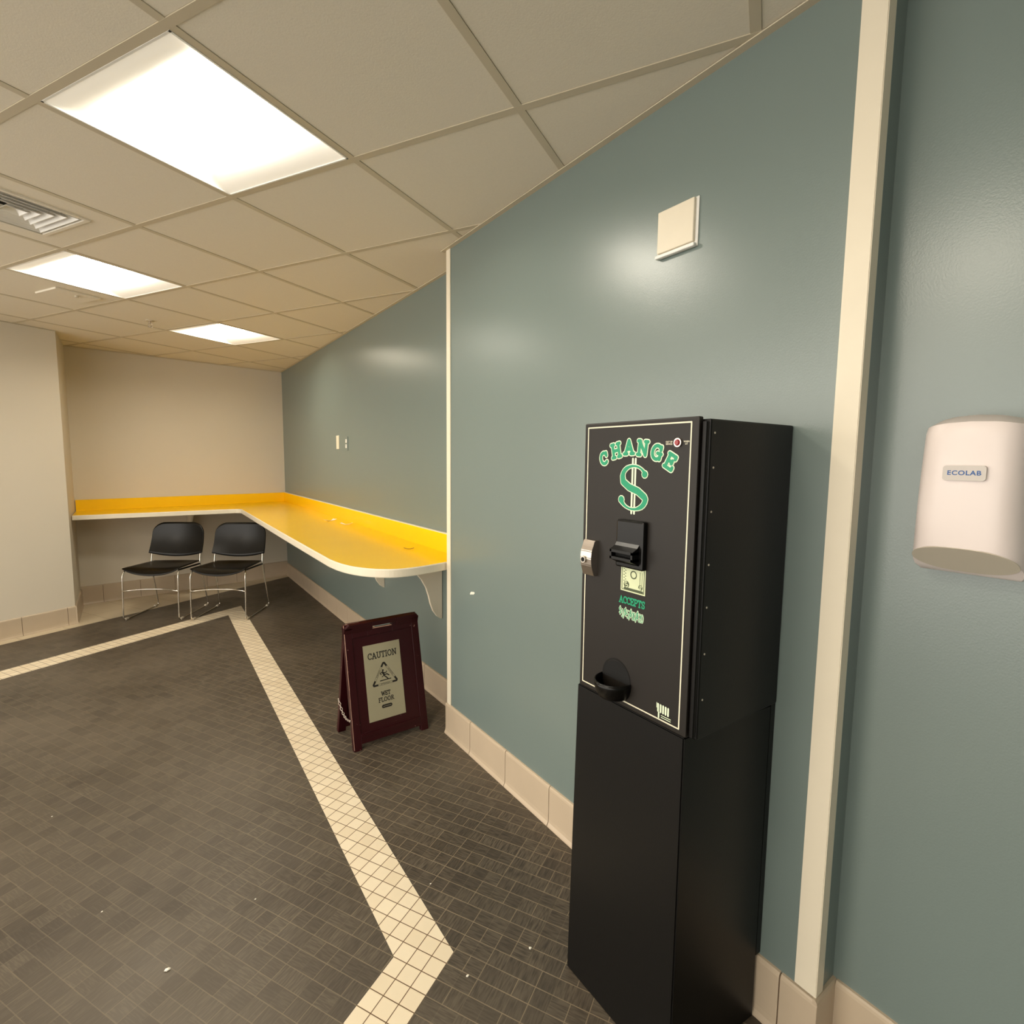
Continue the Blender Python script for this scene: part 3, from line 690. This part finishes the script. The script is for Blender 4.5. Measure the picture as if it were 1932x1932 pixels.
# dollar bill picture
bm = bmesh.new(); u4, u5 = U(0.8615), U(0.787); poly(bm, FD, [(u4, 1.127), (u5, 1.127), (u5, 1.186), (u4, 1.186)], 0.0004); dsub('bill_picture', bm, M['bill'], 'pale green dollar bill picture')
bm = bmesh.new(); F = FD
for p in ([(u4+0.004, 1.184), (u4+0.004, 1.131)], [(u4+0.004, 1.131), (u5-0.004, 1.131)], [(u5-0.004, 1.131), (u5-0.004, 1.184)]): ribbon(bm, F, p, 0.0016, 0.0007)
ribbon(bm, F, arc(U(0.8225), 1.1695, 0.0085, 0.0085, 0, 360, 18), 0.0026, 0.0007)
ribbon(bm, F, [(u4+0.012, 1.134), (u5-0.008, 1.134)], 0.005, 0.0007)
for uc in (u4+0.018, u5-0.014):
    ribbon(bm, F, [(uc, 1.1435)], 0.017 if uc < u4+0.02 else 0.013, 0.0007)
for k in range(9):
    ribbon(bm, F, [(u4+0.009+0.0045*(k % 2), 1.152+0.0035*k), (u4+0.011+0.0045*(k % 2), 1.152+0.0035*k)], 0.0018, 0.0007)
ribbon(bm, F, [(U(0.803), 1.178), (U(0.803), 1.150)], 0.0012, 0.0007); ribbon(bm, F, [(U(0.797), 1.178), (U(0.797), 1.146)], 0.0010, 0.0007)
dsub('bill_print', bm, M['billink'], 'dark green bill print')
for uc, sz, rt in ((u4+0.018, 0.013, 0.5), (u5-0.014, 0.010, -0.3)):
    bm = bmesh.new(); glyph(bm, F, 'S', uc, 1.1435, sz, 0.002, 0.001, rt); dsub('bill_scroll', bm, M['bill'])
# handle
bm = bmesh.new()
hp = [(0.012, 1.145), (0.016, 1.155), (0.0215, 1.172), (0.0235, 1.19), (0.0215, 1.208), (0.016, 1.222), (0.012, 1.234), (-0.002, 1.234), (-0.002, 1.145)]
ua, ub = U(0.980), U(0.9415)
extr(bm, [FD.p(ua, z, h_) for h_, z in hp], FD.x*(ub-ua)); fix(bm)
bmesh.ops.bevel(bm, geom=[e for e in bm.edges if e.calc_length() > 0.03], offset=0.002, segments=2, affect='EDGES')
hd = link('handle', bm, M['steel'], cm); hd['label'] = 'chrome latch handle'
bm = bmesh.new(); cyl(bm, FD.p(U(0.966), 1.186, 0.020), FD.n, 0.0095, 0.008, 20, 0.0085); kc = link('lock', bm, M['chrome'], hd)
bm = bmesh.new(); cyl(bm, FD.p(U(0.966), 1.186, 0.028), FD.n, 0.0055, 0.001, 16); link('keyhole', bm, M['void'], hd)
# coin cup : half bowl
bm = bmesh.new(); cu_, cv_ = U(0.868), 0.905
rows = []
for k in range(9):
    ph = k/8*math.pi/2; z = cv_-0.042*math.sin(ph); rad = 0.047*(0.45+0.55*math.cos(ph*0.92))
    rows.append([bm.verts.new(FD.p(cu_+rad*math.cos(a)*0.98, z, max(0.0, rad*math.sin(a)*1.15))) for a in [math.pi*q/18 for q in range(19)]])
for a in range(8):
    for b in range(18): bm.faces.new((rows[a][b], rows[a][b+1], rows[a+1][b+1], rows[a+1][b]))
bm.faces.new(rows[-1])
fix(bm)
cup = link('coin_cup', bm, M['blackpl'], cm, smooth=True)
sm = cup.modifiers.new('thick', 'SOLIDIFY'); sm.thickness = 0.003; sm.offset = 1
bm = bmesh.new(); ribbon(bm, FD, arc(cu_, cv_+0.002, 0.044, 0.046, 0, 180, 16)+[(cu_-0.044, cv_), (cu_+0.044, cv_)], 0.004, 0.0008); 
poly(bm, FD, arc(cu_, cv_, 0.044, 0.044, 0, 180, 16), 0.0006); link('cup_recess', bm, M['void'], cm)
bm = bmesh.new(); tube(bm, [FD.p(cu_+0.047*math.cos(a), cv_, 0.054*math.sin(a)) for a in [math.pi*q/18 for q in range(19)]], 0.0018, 8); link('cup_rim', bm, M['blackpl'], cup)
# corner logo
bm = bmesh.new()
for k in range(5):
    uu = U(0.738)+k*0.0068; ribbon(bm, FD, [(uu, 0.893-0.0002*k), (uu, 0.877-0.0002*k)], 0.0046, 0.0006)
ribbon(bm, FD, [(U(0.742), 0.895), (U(0.742), 0.884)], 0.0016, 0.0006)
ribbon(bm, FD, [(U(0.736), 0.874), (U(0.736), 0.863)], 0.004, 0.0006)
for k in range(2): ribbon(bm, FD, [(U(0.729), 0.870-0.0045*k), (U(0.7035), 0.870-0.0045*k)], 0.0016, 0.0006)
dsub('corner_logo', bm, M['pale'], 'pale column-shaped maker mark')
for z in (0.93, 1.03, 1.13, 1.22, 1.33, 1.42, 1.49):
    bm = bmesh.new(); cyl(bm, (0.948-cm.location.x, 0.648-cm.location.y, z), (0, -1, 0), 0.0022, 0.001, 10); link('rivet', bm, M['disp2'], cm)

# ------------------------------------------------------------------ dispenser
dp = empty('soap_dispenser', 'off-white wall dispenser with a small blue-lettered badge, right of the cream corner guard', 'dispenser', (XR, 0.318, 1.235))
def disp_mesh():
    bm = bmesh.new(); NZ, NA = 26, 36; rows = []
    for k in range(NZ+1):
        s = k/NZ; z = -0.014+0.290*s
        hw_ = 0.0900-0.007*s; dep = 0.116+0.010*math.sin(s*math.pi)
        if s > 0.93: f = math.sqrt(max(0, 1-((s-0.93)/0.07)**2)); hw_ -= 0.012*(1-f); dep -= 0.035*(1-f)
        if s < 0.12: f = math.sqrt(max(0, 1-((0.12-s)/0.12)**2)); hw_ -= 0.012*(1-f); dep -= 0.020*(1-f)
        row = []
        for q in range(NA+1):
            a = -math.pi/2+math.pi*q/NA; e = 0.38
            cx = math.copysign(abs(math.sin(a))**e, math.sin(a)); dx = abs(math.cos(a))**0.62
            x = -dep*dx*(1-0.10*abs(cx)**3); y = hw_*cx
            zz = z+0.012*(1-cx*cx)*dx*s**6
            row.append(bm.verts.new((x, -y, zz)))
        rows.append(row)
    for k in range(NZ):
        for q in range(NA): bm.faces.new((rows[k][q], rows[k][q+1], rows[k+1][q+1], rows[k+1][q]))
    bm.faces.new(rows[-1]); bm.faces.new(rows[0][::-1]); fix(bm); return bm
bm = disp_mesh()
# cut the scooped underside: slanting plane from the front down to the back
geo = bm.verts[:]+bm.edges[:]+bm.faces[:]
r = bmesh.ops.bisect_plane(bm, geom=geo, plane_co=(-0.124, 0, 0.045), plane_no=(-0.62, 0, -0.78), clear_outer=True)
ed = [e for e in r['geom_cut'] if isinstance(e, bmesh.types.BMEdge)]
bmesh.ops.holes_fill(bm, edges=bm.edges[:], sides=0)
fix(bm)
cover = link('cover', bm, M['disp'], dp, smooth=True)
try:
    mod = cover.modifiers.new('wn', 'EDGE_SPLIT'); mod.split_angle = math.radians(40)
except Exception: pass
# underside plate, slightly proud
bm = bmesh.new(); nrm = Vector((-0.62, 0, -0.78)).normalized(); tx = Vector((-0.78, 0, 0.62)).normalized()
cen = Vector((-0.124, 0, 0.045))-tx*0.046
extr(bm, [cen+tx*(0.043*math.sin(a))*(1.0 if math.sin(a) > 0 else 0.9)+Vector((0, 0.080*math.copysign(abs(math.cos(a))**0.8, math.cos(a)), 0)) for a in [2*math.pi*k/40 for k in range(40)]], nrm*0.0015); fix(bm)
link('underside', bm, M['disp2'], dp)
FB = Frame((-0.1285, 0.0, 0.0), (0, -1, 0), (0, 0, 1)); FB.n = Vector((-1, 0, 0))
bm = bmesh.new(); bw, bh = 0.031, 0.0135
rp = []
for cx, cy, a0_ in ((bw-0.005, bh-0.005, 0), (-bw+0.005, bh-0.005, 90), (-bw+0.005, -bh+0.005, 180), (bw-0.005, -bh+0.005, 270)): rp += arc(cx, cy, 0.005, 0.005, a0_, a0_+90, 5)
extr(bm, [FB.p(a, 0.181+b, -0.006) for a, b in rp], FB.n*0.0075); fix(bm)
bd = link('badge', bm, M['badge'], dp); bd['label'] = 'silver badge lettered ECOLAB'
font_text(FB, 'ECOLAB', 0.0115, 0.0, 0.181, 0.0018, 0.00025, 'badge_lettering', M['blue'], bd, 1.05, 1.12)

# ------------------------------------------------------------------ wet floor sign
sgx = Vector((0.403, 0.012, 0)).normalized()
sg = empty('wet_floor_sign', 'dark burgundy folding caution wet floor sign standing on the dark tiled floor', 'sign', (0.781, 2.442, 0), math.atan2(sgx.y, sgx.x))
# local: x right, y away, z up. front panel leans back to the apex
UP = Vector((0, 0.128, 0.605)).normalized(); NF = Vector((0, -UP.z, UP.y))
FS = Frame((0, 0, 0), (1, 0, 0), UP)
UB = Vector((0, -0.128, 0.605)).normalized()
FBk = Frame((0.403, 0.262, 0), (-1, 0, 0), UB)
def rrect(x0, x1, y0, y1, r, n=5): return arc(x1-r, y1-r, r, r, 0, 90, n)+arc(x0+r, y1-r, r, r, 90, 180, n)+arc(x0+r, y0+r, r, r, 180, 270, n)+arc(x1-r, y0+r, r, r, 270, 360, n)
def sheet(bm, F, pts, h0, h1): extr(bm, [F.p(a, b, h0) for a, b in pts], F.n*(h1-h0))
def bar(bm, F, x0, x1, y0, y1, h0, h1): sheet(bm, F, [(x0, y0), (x1, y0), (x1, y1), (x0, y1)], h0, h1)
def panel(F, par, name):
    bm = bmesh.new(); Wd, H_ = 0.403, 0.622; th = -0.026
    # stiles, bottom rail and top rail with a grip slot, thin recessed field behind
    bar(bm, F, 0.0, 0.040, 0, 0.606, th, 0); bar(bm, F, Wd-0.040, Wd, 0, 0.606, th, 0)
    bar(bm, F, 0.040, Wd-0.040, 0.028, 0.078, th, 0)
    sheet(bm, F, [(0, 0.594), (0.12, 0.594), (0.12, H_), (0.012, H_), (0, H_-0.014)], th, 0)
    sheet(bm, F, [(0.255, 0.594), (Wd, 0.594), (Wd, H_-0.022), (Wd-0.022, H_), (0.255, H_)], th, 0)
    bar(bm, F, 0.12, 0.255, 0.596, H_, th, 0)
    bar(bm, F, 0.040, 0.12, 0.545, 0.596, th, 0); bar(bm, F, 0.255, Wd-0.040, 0.545, 0.596, th, 0); bar(bm, F, 0.12, 0.255, 0.545, 0.577, th, 0)
    bar(bm, F, 0.038, Wd-0.038, 0.06, 0.56, th+0.006, -0.0045)
    fix(bm); bmesh.ops.bevel(bm, geom=[e for e in bm.edges if e.calc_length() > 0.02], offset=0.0012, segments=1, affect='EDGES')
    return link(name, bm, M['burg'], par)
pf = panel(FS, sg, 'front_panel'); pb = panel(FBk, sg, 'back_panel')
bm = bmesh.new(); bar(bm, FS, 0.044, 0.355, 0.060, 0.074, 0, 0.006); link('bottom_ledge', bm, M['burg'], pf)
bm = bmesh.new()
ribbon(bm, FS, [(0.002, 0.615), (0.002, 0.30)], 0.003, 0.0015); ribbon(bm, FS, [(0.002, 0.30), (0.001, 0.01)], 0.002, 0.0015)
ribbon(bm, FS, [(0.01, 0.619), (0.08, 0.620)], 0.003, 0.0015); ribbon(bm, FS, [(0.125, 0.5785), (0.25, 0.5785)], 0.004, 0.0015)
w_ = link('worn_edge', bm, M['chip'], pf); w_['label'] = 'pale scuffed edges'
bm = bmesh.new(); bar(bm, FS, 0.0895, 0.2865, 0.1165, 0.4955, -0.0045, -0.002); fix(bm); pl = link('message_plate', bm, M['signpl'], sg); pl['label'] = 'brass-toned plate lettered CAUTION WET FLOOR'
hT = -0.0018
bm = bmesh.new(); word(bm, FS, 'CAUTION', 0.188, 0.4385, 0.031, 0.0046, hT, sx=0.86, gap=0.06); link('lettering', bm, M['ink'], pl)
bm = bmesh.new(); word(bm, FS, 'WET', 0.188, 0.242, 0.021, 0.0038, hT, sx=0.85); word(bm, FS, 'FLOOR', 0.188, 0.2125, 0.022, 0.0038, hT, sx=0.88); link('lettering', bm, M['ink'], pl)
bm = bmesh.new()
A_, B_, D_ = (0.1905, 0.398), (0.124, 0.288), (0.257, 0.290)
def lerp(p, q, t_): return (p[0]+(q[0]-p[0])*t_, p[1]+(q[1]-p[1])*t_)
for P0, P1, P2 in ((B_, A_, D_), (A_, D_, B_), (D_, B_, A_)):
    a = lerp(P1, P0, 0.18); b = lerp(P1, P2, 0.18)
    ribbon(bm, FS, [a, lerp(a, P1, 0.75), lerp(b, P1, 0.75), b], 0.0095, hT)
for P0, P1 in ((B_, A_), (A_, D_), (D_, B_)):
    for off in (-0.0042, 0.0042):
        d = Vector(P1)-Vector(P0); n_ = Vector((-d.y, d.x)).normalized()*off
        ribbon(bm, FS, [tuple(Vector(lerp(P0, P1, 0.14))+n_), tuple(Vector(lerp(P0, P1, 0.86))+n_)], 0.0011, hT)
ribbon(bm, FS, [(0.165, 0.3065), (0.222, 0.3085)], 0.0045, hT)                              # ground line
hx, hy = 0.183, 0.357
ribbon(bm, FS, [(hx, hy)], 0.010, hT)                                             # head
ribbon(bm, FS, [(0.180, 0.348), (0.188, 0.334)], 0.010, hT); ribbon(bm, FS, [(0.178, 0.348), (0.168, 0.345), (0.172, 0.336)], 0.0042, hT); ribbon(bm, FS, [(0.186, 0.345), (0.198, 0.342), (0.202, 0.349)], 0.0042, hT)
ribbon(bm, FS, [(0.188, 0.332), (0.203, 0.335), (0.213, 0.327)], 0.0052, hT); ribbon(bm, FS, [(0.187, 0.330), (0.196, 0.322), (0.206, 0.311)], 0.0056, hT); ribbon(bm, FS, [(0.186, 0.331), (0.176, 0.325)], 0.004, hT)
link('falling_figure', bm, M['ink'], pl)
def edge_text(txt, P0, P1, size):
    d = (Vector(P1)-Vector(P0)); F2 = Frame(FS.p(P0[0], P0[1], 0), FS.x*d.x+FS.y*d.y, FS.x*(-d.y)+FS.y*d.x)
    font_text(F2, txt, size, d.length/2, 0.0, hT, 0.0, 'border_lettering', M['ink'], pl)
edge_text('CUIDADO', B_, A_, 0.0085); edge_text('ACHTUNG', A_, D_, 0.0085); edge_text('ATTENTION', B_, D_, 0.0085)
bm = bmesh.new(); sheet(bm, FS, [(0.1885+a, 0.178+b) for a, b in rrect(-0.028, 0.028, -0.0085, 0.0085, 0.0083)], -0.003, -0.0014); fix(bm); link('maker_mark', bm, M['ink'], pl)
bm = bmesh.new(); ribbon(bm, FS, [(0.1885-0.021, 0.178), (0.1885+0.021, 0.178)], 0.0016, -0.0010); link('maker_mark_line', bm, M['signpl'], pl)
# chain between the panels, left side
bm = bmesh.new(); N = 13
pA = FS.p(-0.002, 0.150, -0.012); pB = FBk.p(0.405, 0.20, -0.012)
for k in range(N):
    s = (k+0.5)/N; c = pA.lerp(pB, s)+Vector((-0.003, 0, -0.028*math.sin(math.pi*s))); s2 = s+0.02
    d = (pA.lerp(pB, s2)+Vector((-0.003, 0, -0.028*math.sin(math.pi*s2)))-c).normalized()
    a = Vector((1, 0, 0)) if k % 2 else d.cross(Vector((1, 0, 0))).normalized()
    tube(bm, [c+d*(0.0100*math.cos(q))+a*(0.0055*math.sin(q)) for q in [2*math.pi*t_/10 for t_ in range(10)]], 0.0014, 5, closed=True)
for e in (pA, pB): cyl(bm, e+Vector((-0.004, 0, 0)), (1, 0, 0), 0.006, 0.004, 12)
link('chain', bm, M['steel'], sg, smooth=True)

# ------------------------------------------------------------------ stacking chairs
def make_chair(label):
    c = empty('stacking_chair', label, 'chair', group='black stacking chairs under the counter')
    W2 = 0.232; sm = True
    for s in (-1, 1):
        P = [(s*(W2-0.008), -0.205, 0.445), (s*W2, -0.24, 0.40), (s*W2, -0.255, 0.006), (s*W2, 0.255, 0.006), (s*(W2-0.012), 0.155, 0.43), (s*(W2-0.014), 0.172, 0.52), (s*(W2-0.040), 0.262, 0.74)]
        bm = bmesh.new(); tube(bm, fillet(P, 0.03), 0.0055, 10); link('side_frame', bm, M['chrome'], c, smooth=sm)
        for ya, yb in ((-0.235, -0.19), (0.19, 0.225)):
            bm = bmesh.new(); box(bm, s*W2-0.009, s*W2+0.009, ya, yb, 0.0, 0.018, 0.004); link('glide', bm, M['disp2'], c)
        bm = bmesh.new(); tube(bm, [(s*(W2-0.011), -0.20, 0.440), (s*(W2-0.013), 0.155, 0.425)], 0.008, 8); link('seat_rail', bm, M['blackpl'], c)
    bm = bmesh.new(); P = [(-W2, -0.2515, 0.262), (-0.1, -0.20, 0.268), (0.1, -0.20, 0.268), (W2, -0.2515, 0.262)]
    tube(bm, fillet(P, 0.09, 8), 0.005, 8); link('stretcher', bm, M['chrome'], c, smooth=True)
    # seat shell
    bm = bmesh.new(); NX, NY = 18, 16; g = []
    for a in range(NY+1):
        v_ = a/NY; row = []
        for b in range(NX+1):
            u_ = -1+2*b/NX; hw_ = 0.232-0.030*v_; y = -0.235+0.415*v_
            z = 0.458-0.018*(1-u_*u_)*(0.5+0.5*math.sin(v_*math.pi))-0.010*v_
            if v_ < 0.30: z -= 0.052*((0.30-v_)/0.30)**2*(1-u_*u_)**0.7
            z += 0.012*max(0, v_-0.85)/0.15*(1-u_*u_)
            yy = y-0.010*(1-u_*u_)*(1-v_)
            row.append(bm.verts.new((hw_*u_, yy, z)))
        g.append(row)
    for a in range(NY):
        for b in range(NX): bm.faces.new((g[a][b], g[a][b+1], g[a+1][b+1], g[a+1][b]))
    o = link('seat', bm, M['blackpl'], c, smooth=True); md = o.modifiers.new('thick', 'SOLIDIFY'); md.thickness = 0.009; md.offset = 0
    # back shell
    bm = bmesh.new(); NX, NZ = 28, 14; g = []; hw_ = 0.240
    for a in range(NZ+1):
        row = []
        for b in range(NX+1):
            u_ = math.sin((-1+2*b/NX)*math.pi/2); x = hw_*u_; r_ = 0.105
            top = 0.805; e = abs(x)-(hw_-r_)
            if e > 0: top -= r_*(1-math.sqrt(max(0.0, 1-(e/r_)**2)))*0.95
            bot = 0.528-0.036*(1-u_*u_); z = bot+(top-bot)*a/NZ
            y = 0.158+0.30*(z-0.50)+0.040*(1-u_*u_)+0.02*math.sin((z-0.5)/0.3*math.pi)
            xx = x*(1-0.05*(z-0.52)/0.3)
            row.append(bm.verts.new((xx, y-0.012, z)))
        g.append(row)
    for a in range(NZ):
        for b in range(NX): bm.faces.new((g[a][b], g[a][b+1], g[a+1][b+1], g[a+1][b]))
    o = link('backrest', bm, M['blackpl'], c, smooth=True); md = o.modifiers.new('thick', 'SOLIDIFY'); md.thickness = 0.012; md.offset = 0
    bs = o
    bm = bmesh.new()
    extr(bm, [(a, 0.158+0.30*(0.775+b-0.50)+0.038, 0.775+b) for a, b in rrect(-0.05, 0.05, -0.009, 0.009, 0.008)], (0, 0.01, 0)); fix(bm)
    return c, bs
ch1, bs1 = make_chair('black plastic stacking chair, left of the two, with chrome sled legs')
def chair_at(o, fl, fr, rz=None):
    fl = Vector(fl); fr = Vector(fr); mid = (fl+fr)/2; d = (fr-fl).normalized(); ang = math.atan2(d.y, d.x) if rz is None else rz
    back = Vector((-math.sin(ang), math.cos(ang))); p = mid+back*0.255; o.location = (p.x, p.y, 0.0012); o.rotation_euler = (0, 0, ang)
chair_at(ch1, (-0.206, 5.600), (0.203, 5.350), math.radians(-31))
ch2 = dup(ch1, 'black plastic stacking chair, right of the two, front foot on the cream strip')
chair_at(ch2, (0.284, 5.285), (0.680, 5.035), math.radians(-31.5))

# ------------------------------------------------------------------ crumbs on the floor
def crumb(x, y, r, label, seed):
    random.seed(seed); bm = bmesh.new(); bmesh.ops.create_icosphere(bm, subdivisions=1, radius=1)
    for v_ in bm.verts: v_.co = Vector((v_.co.x*r*random.uniform(0.7, 1.5), v_.co.y*r*random.uniform(0.6, 1.1), v_.co.z*r*0.35))
    o = link('crumb', bm, M['paper']); o.location = (x, y, r*0.35+0.0005); return tag(o, label, 'crumb', 'white crumbs on the dark floor')
crumb(-0.011, 1.646, 0.0075, 'largest white crumb on the dark floor, at the lower left', 1)
for k, (x, y, l) in enumerate([(0.867, 1.127, 'white crumb on the dark tiles just left of the pedestal'), (0.673, 1.158, 'white crumb beside the near corner of the cream strip'),
    (0.731, 1.507, 'tiny white crumb right of the cream strip, between it and the pedestal'), (-0.363, 2.655, 'white fleck at the left edge of the dark floor, topmost of the flecks there'),
    (-0.173, 1.988, 'tiny white fleck on the dark floor above and left of the largest crumb'), (0.233, 1.77, 'tiny white fleck on the dark floor right of the largest crumb')]):
    crumb(x, y, 0.0045 if k < 2 else 0.0028, l, k+5)
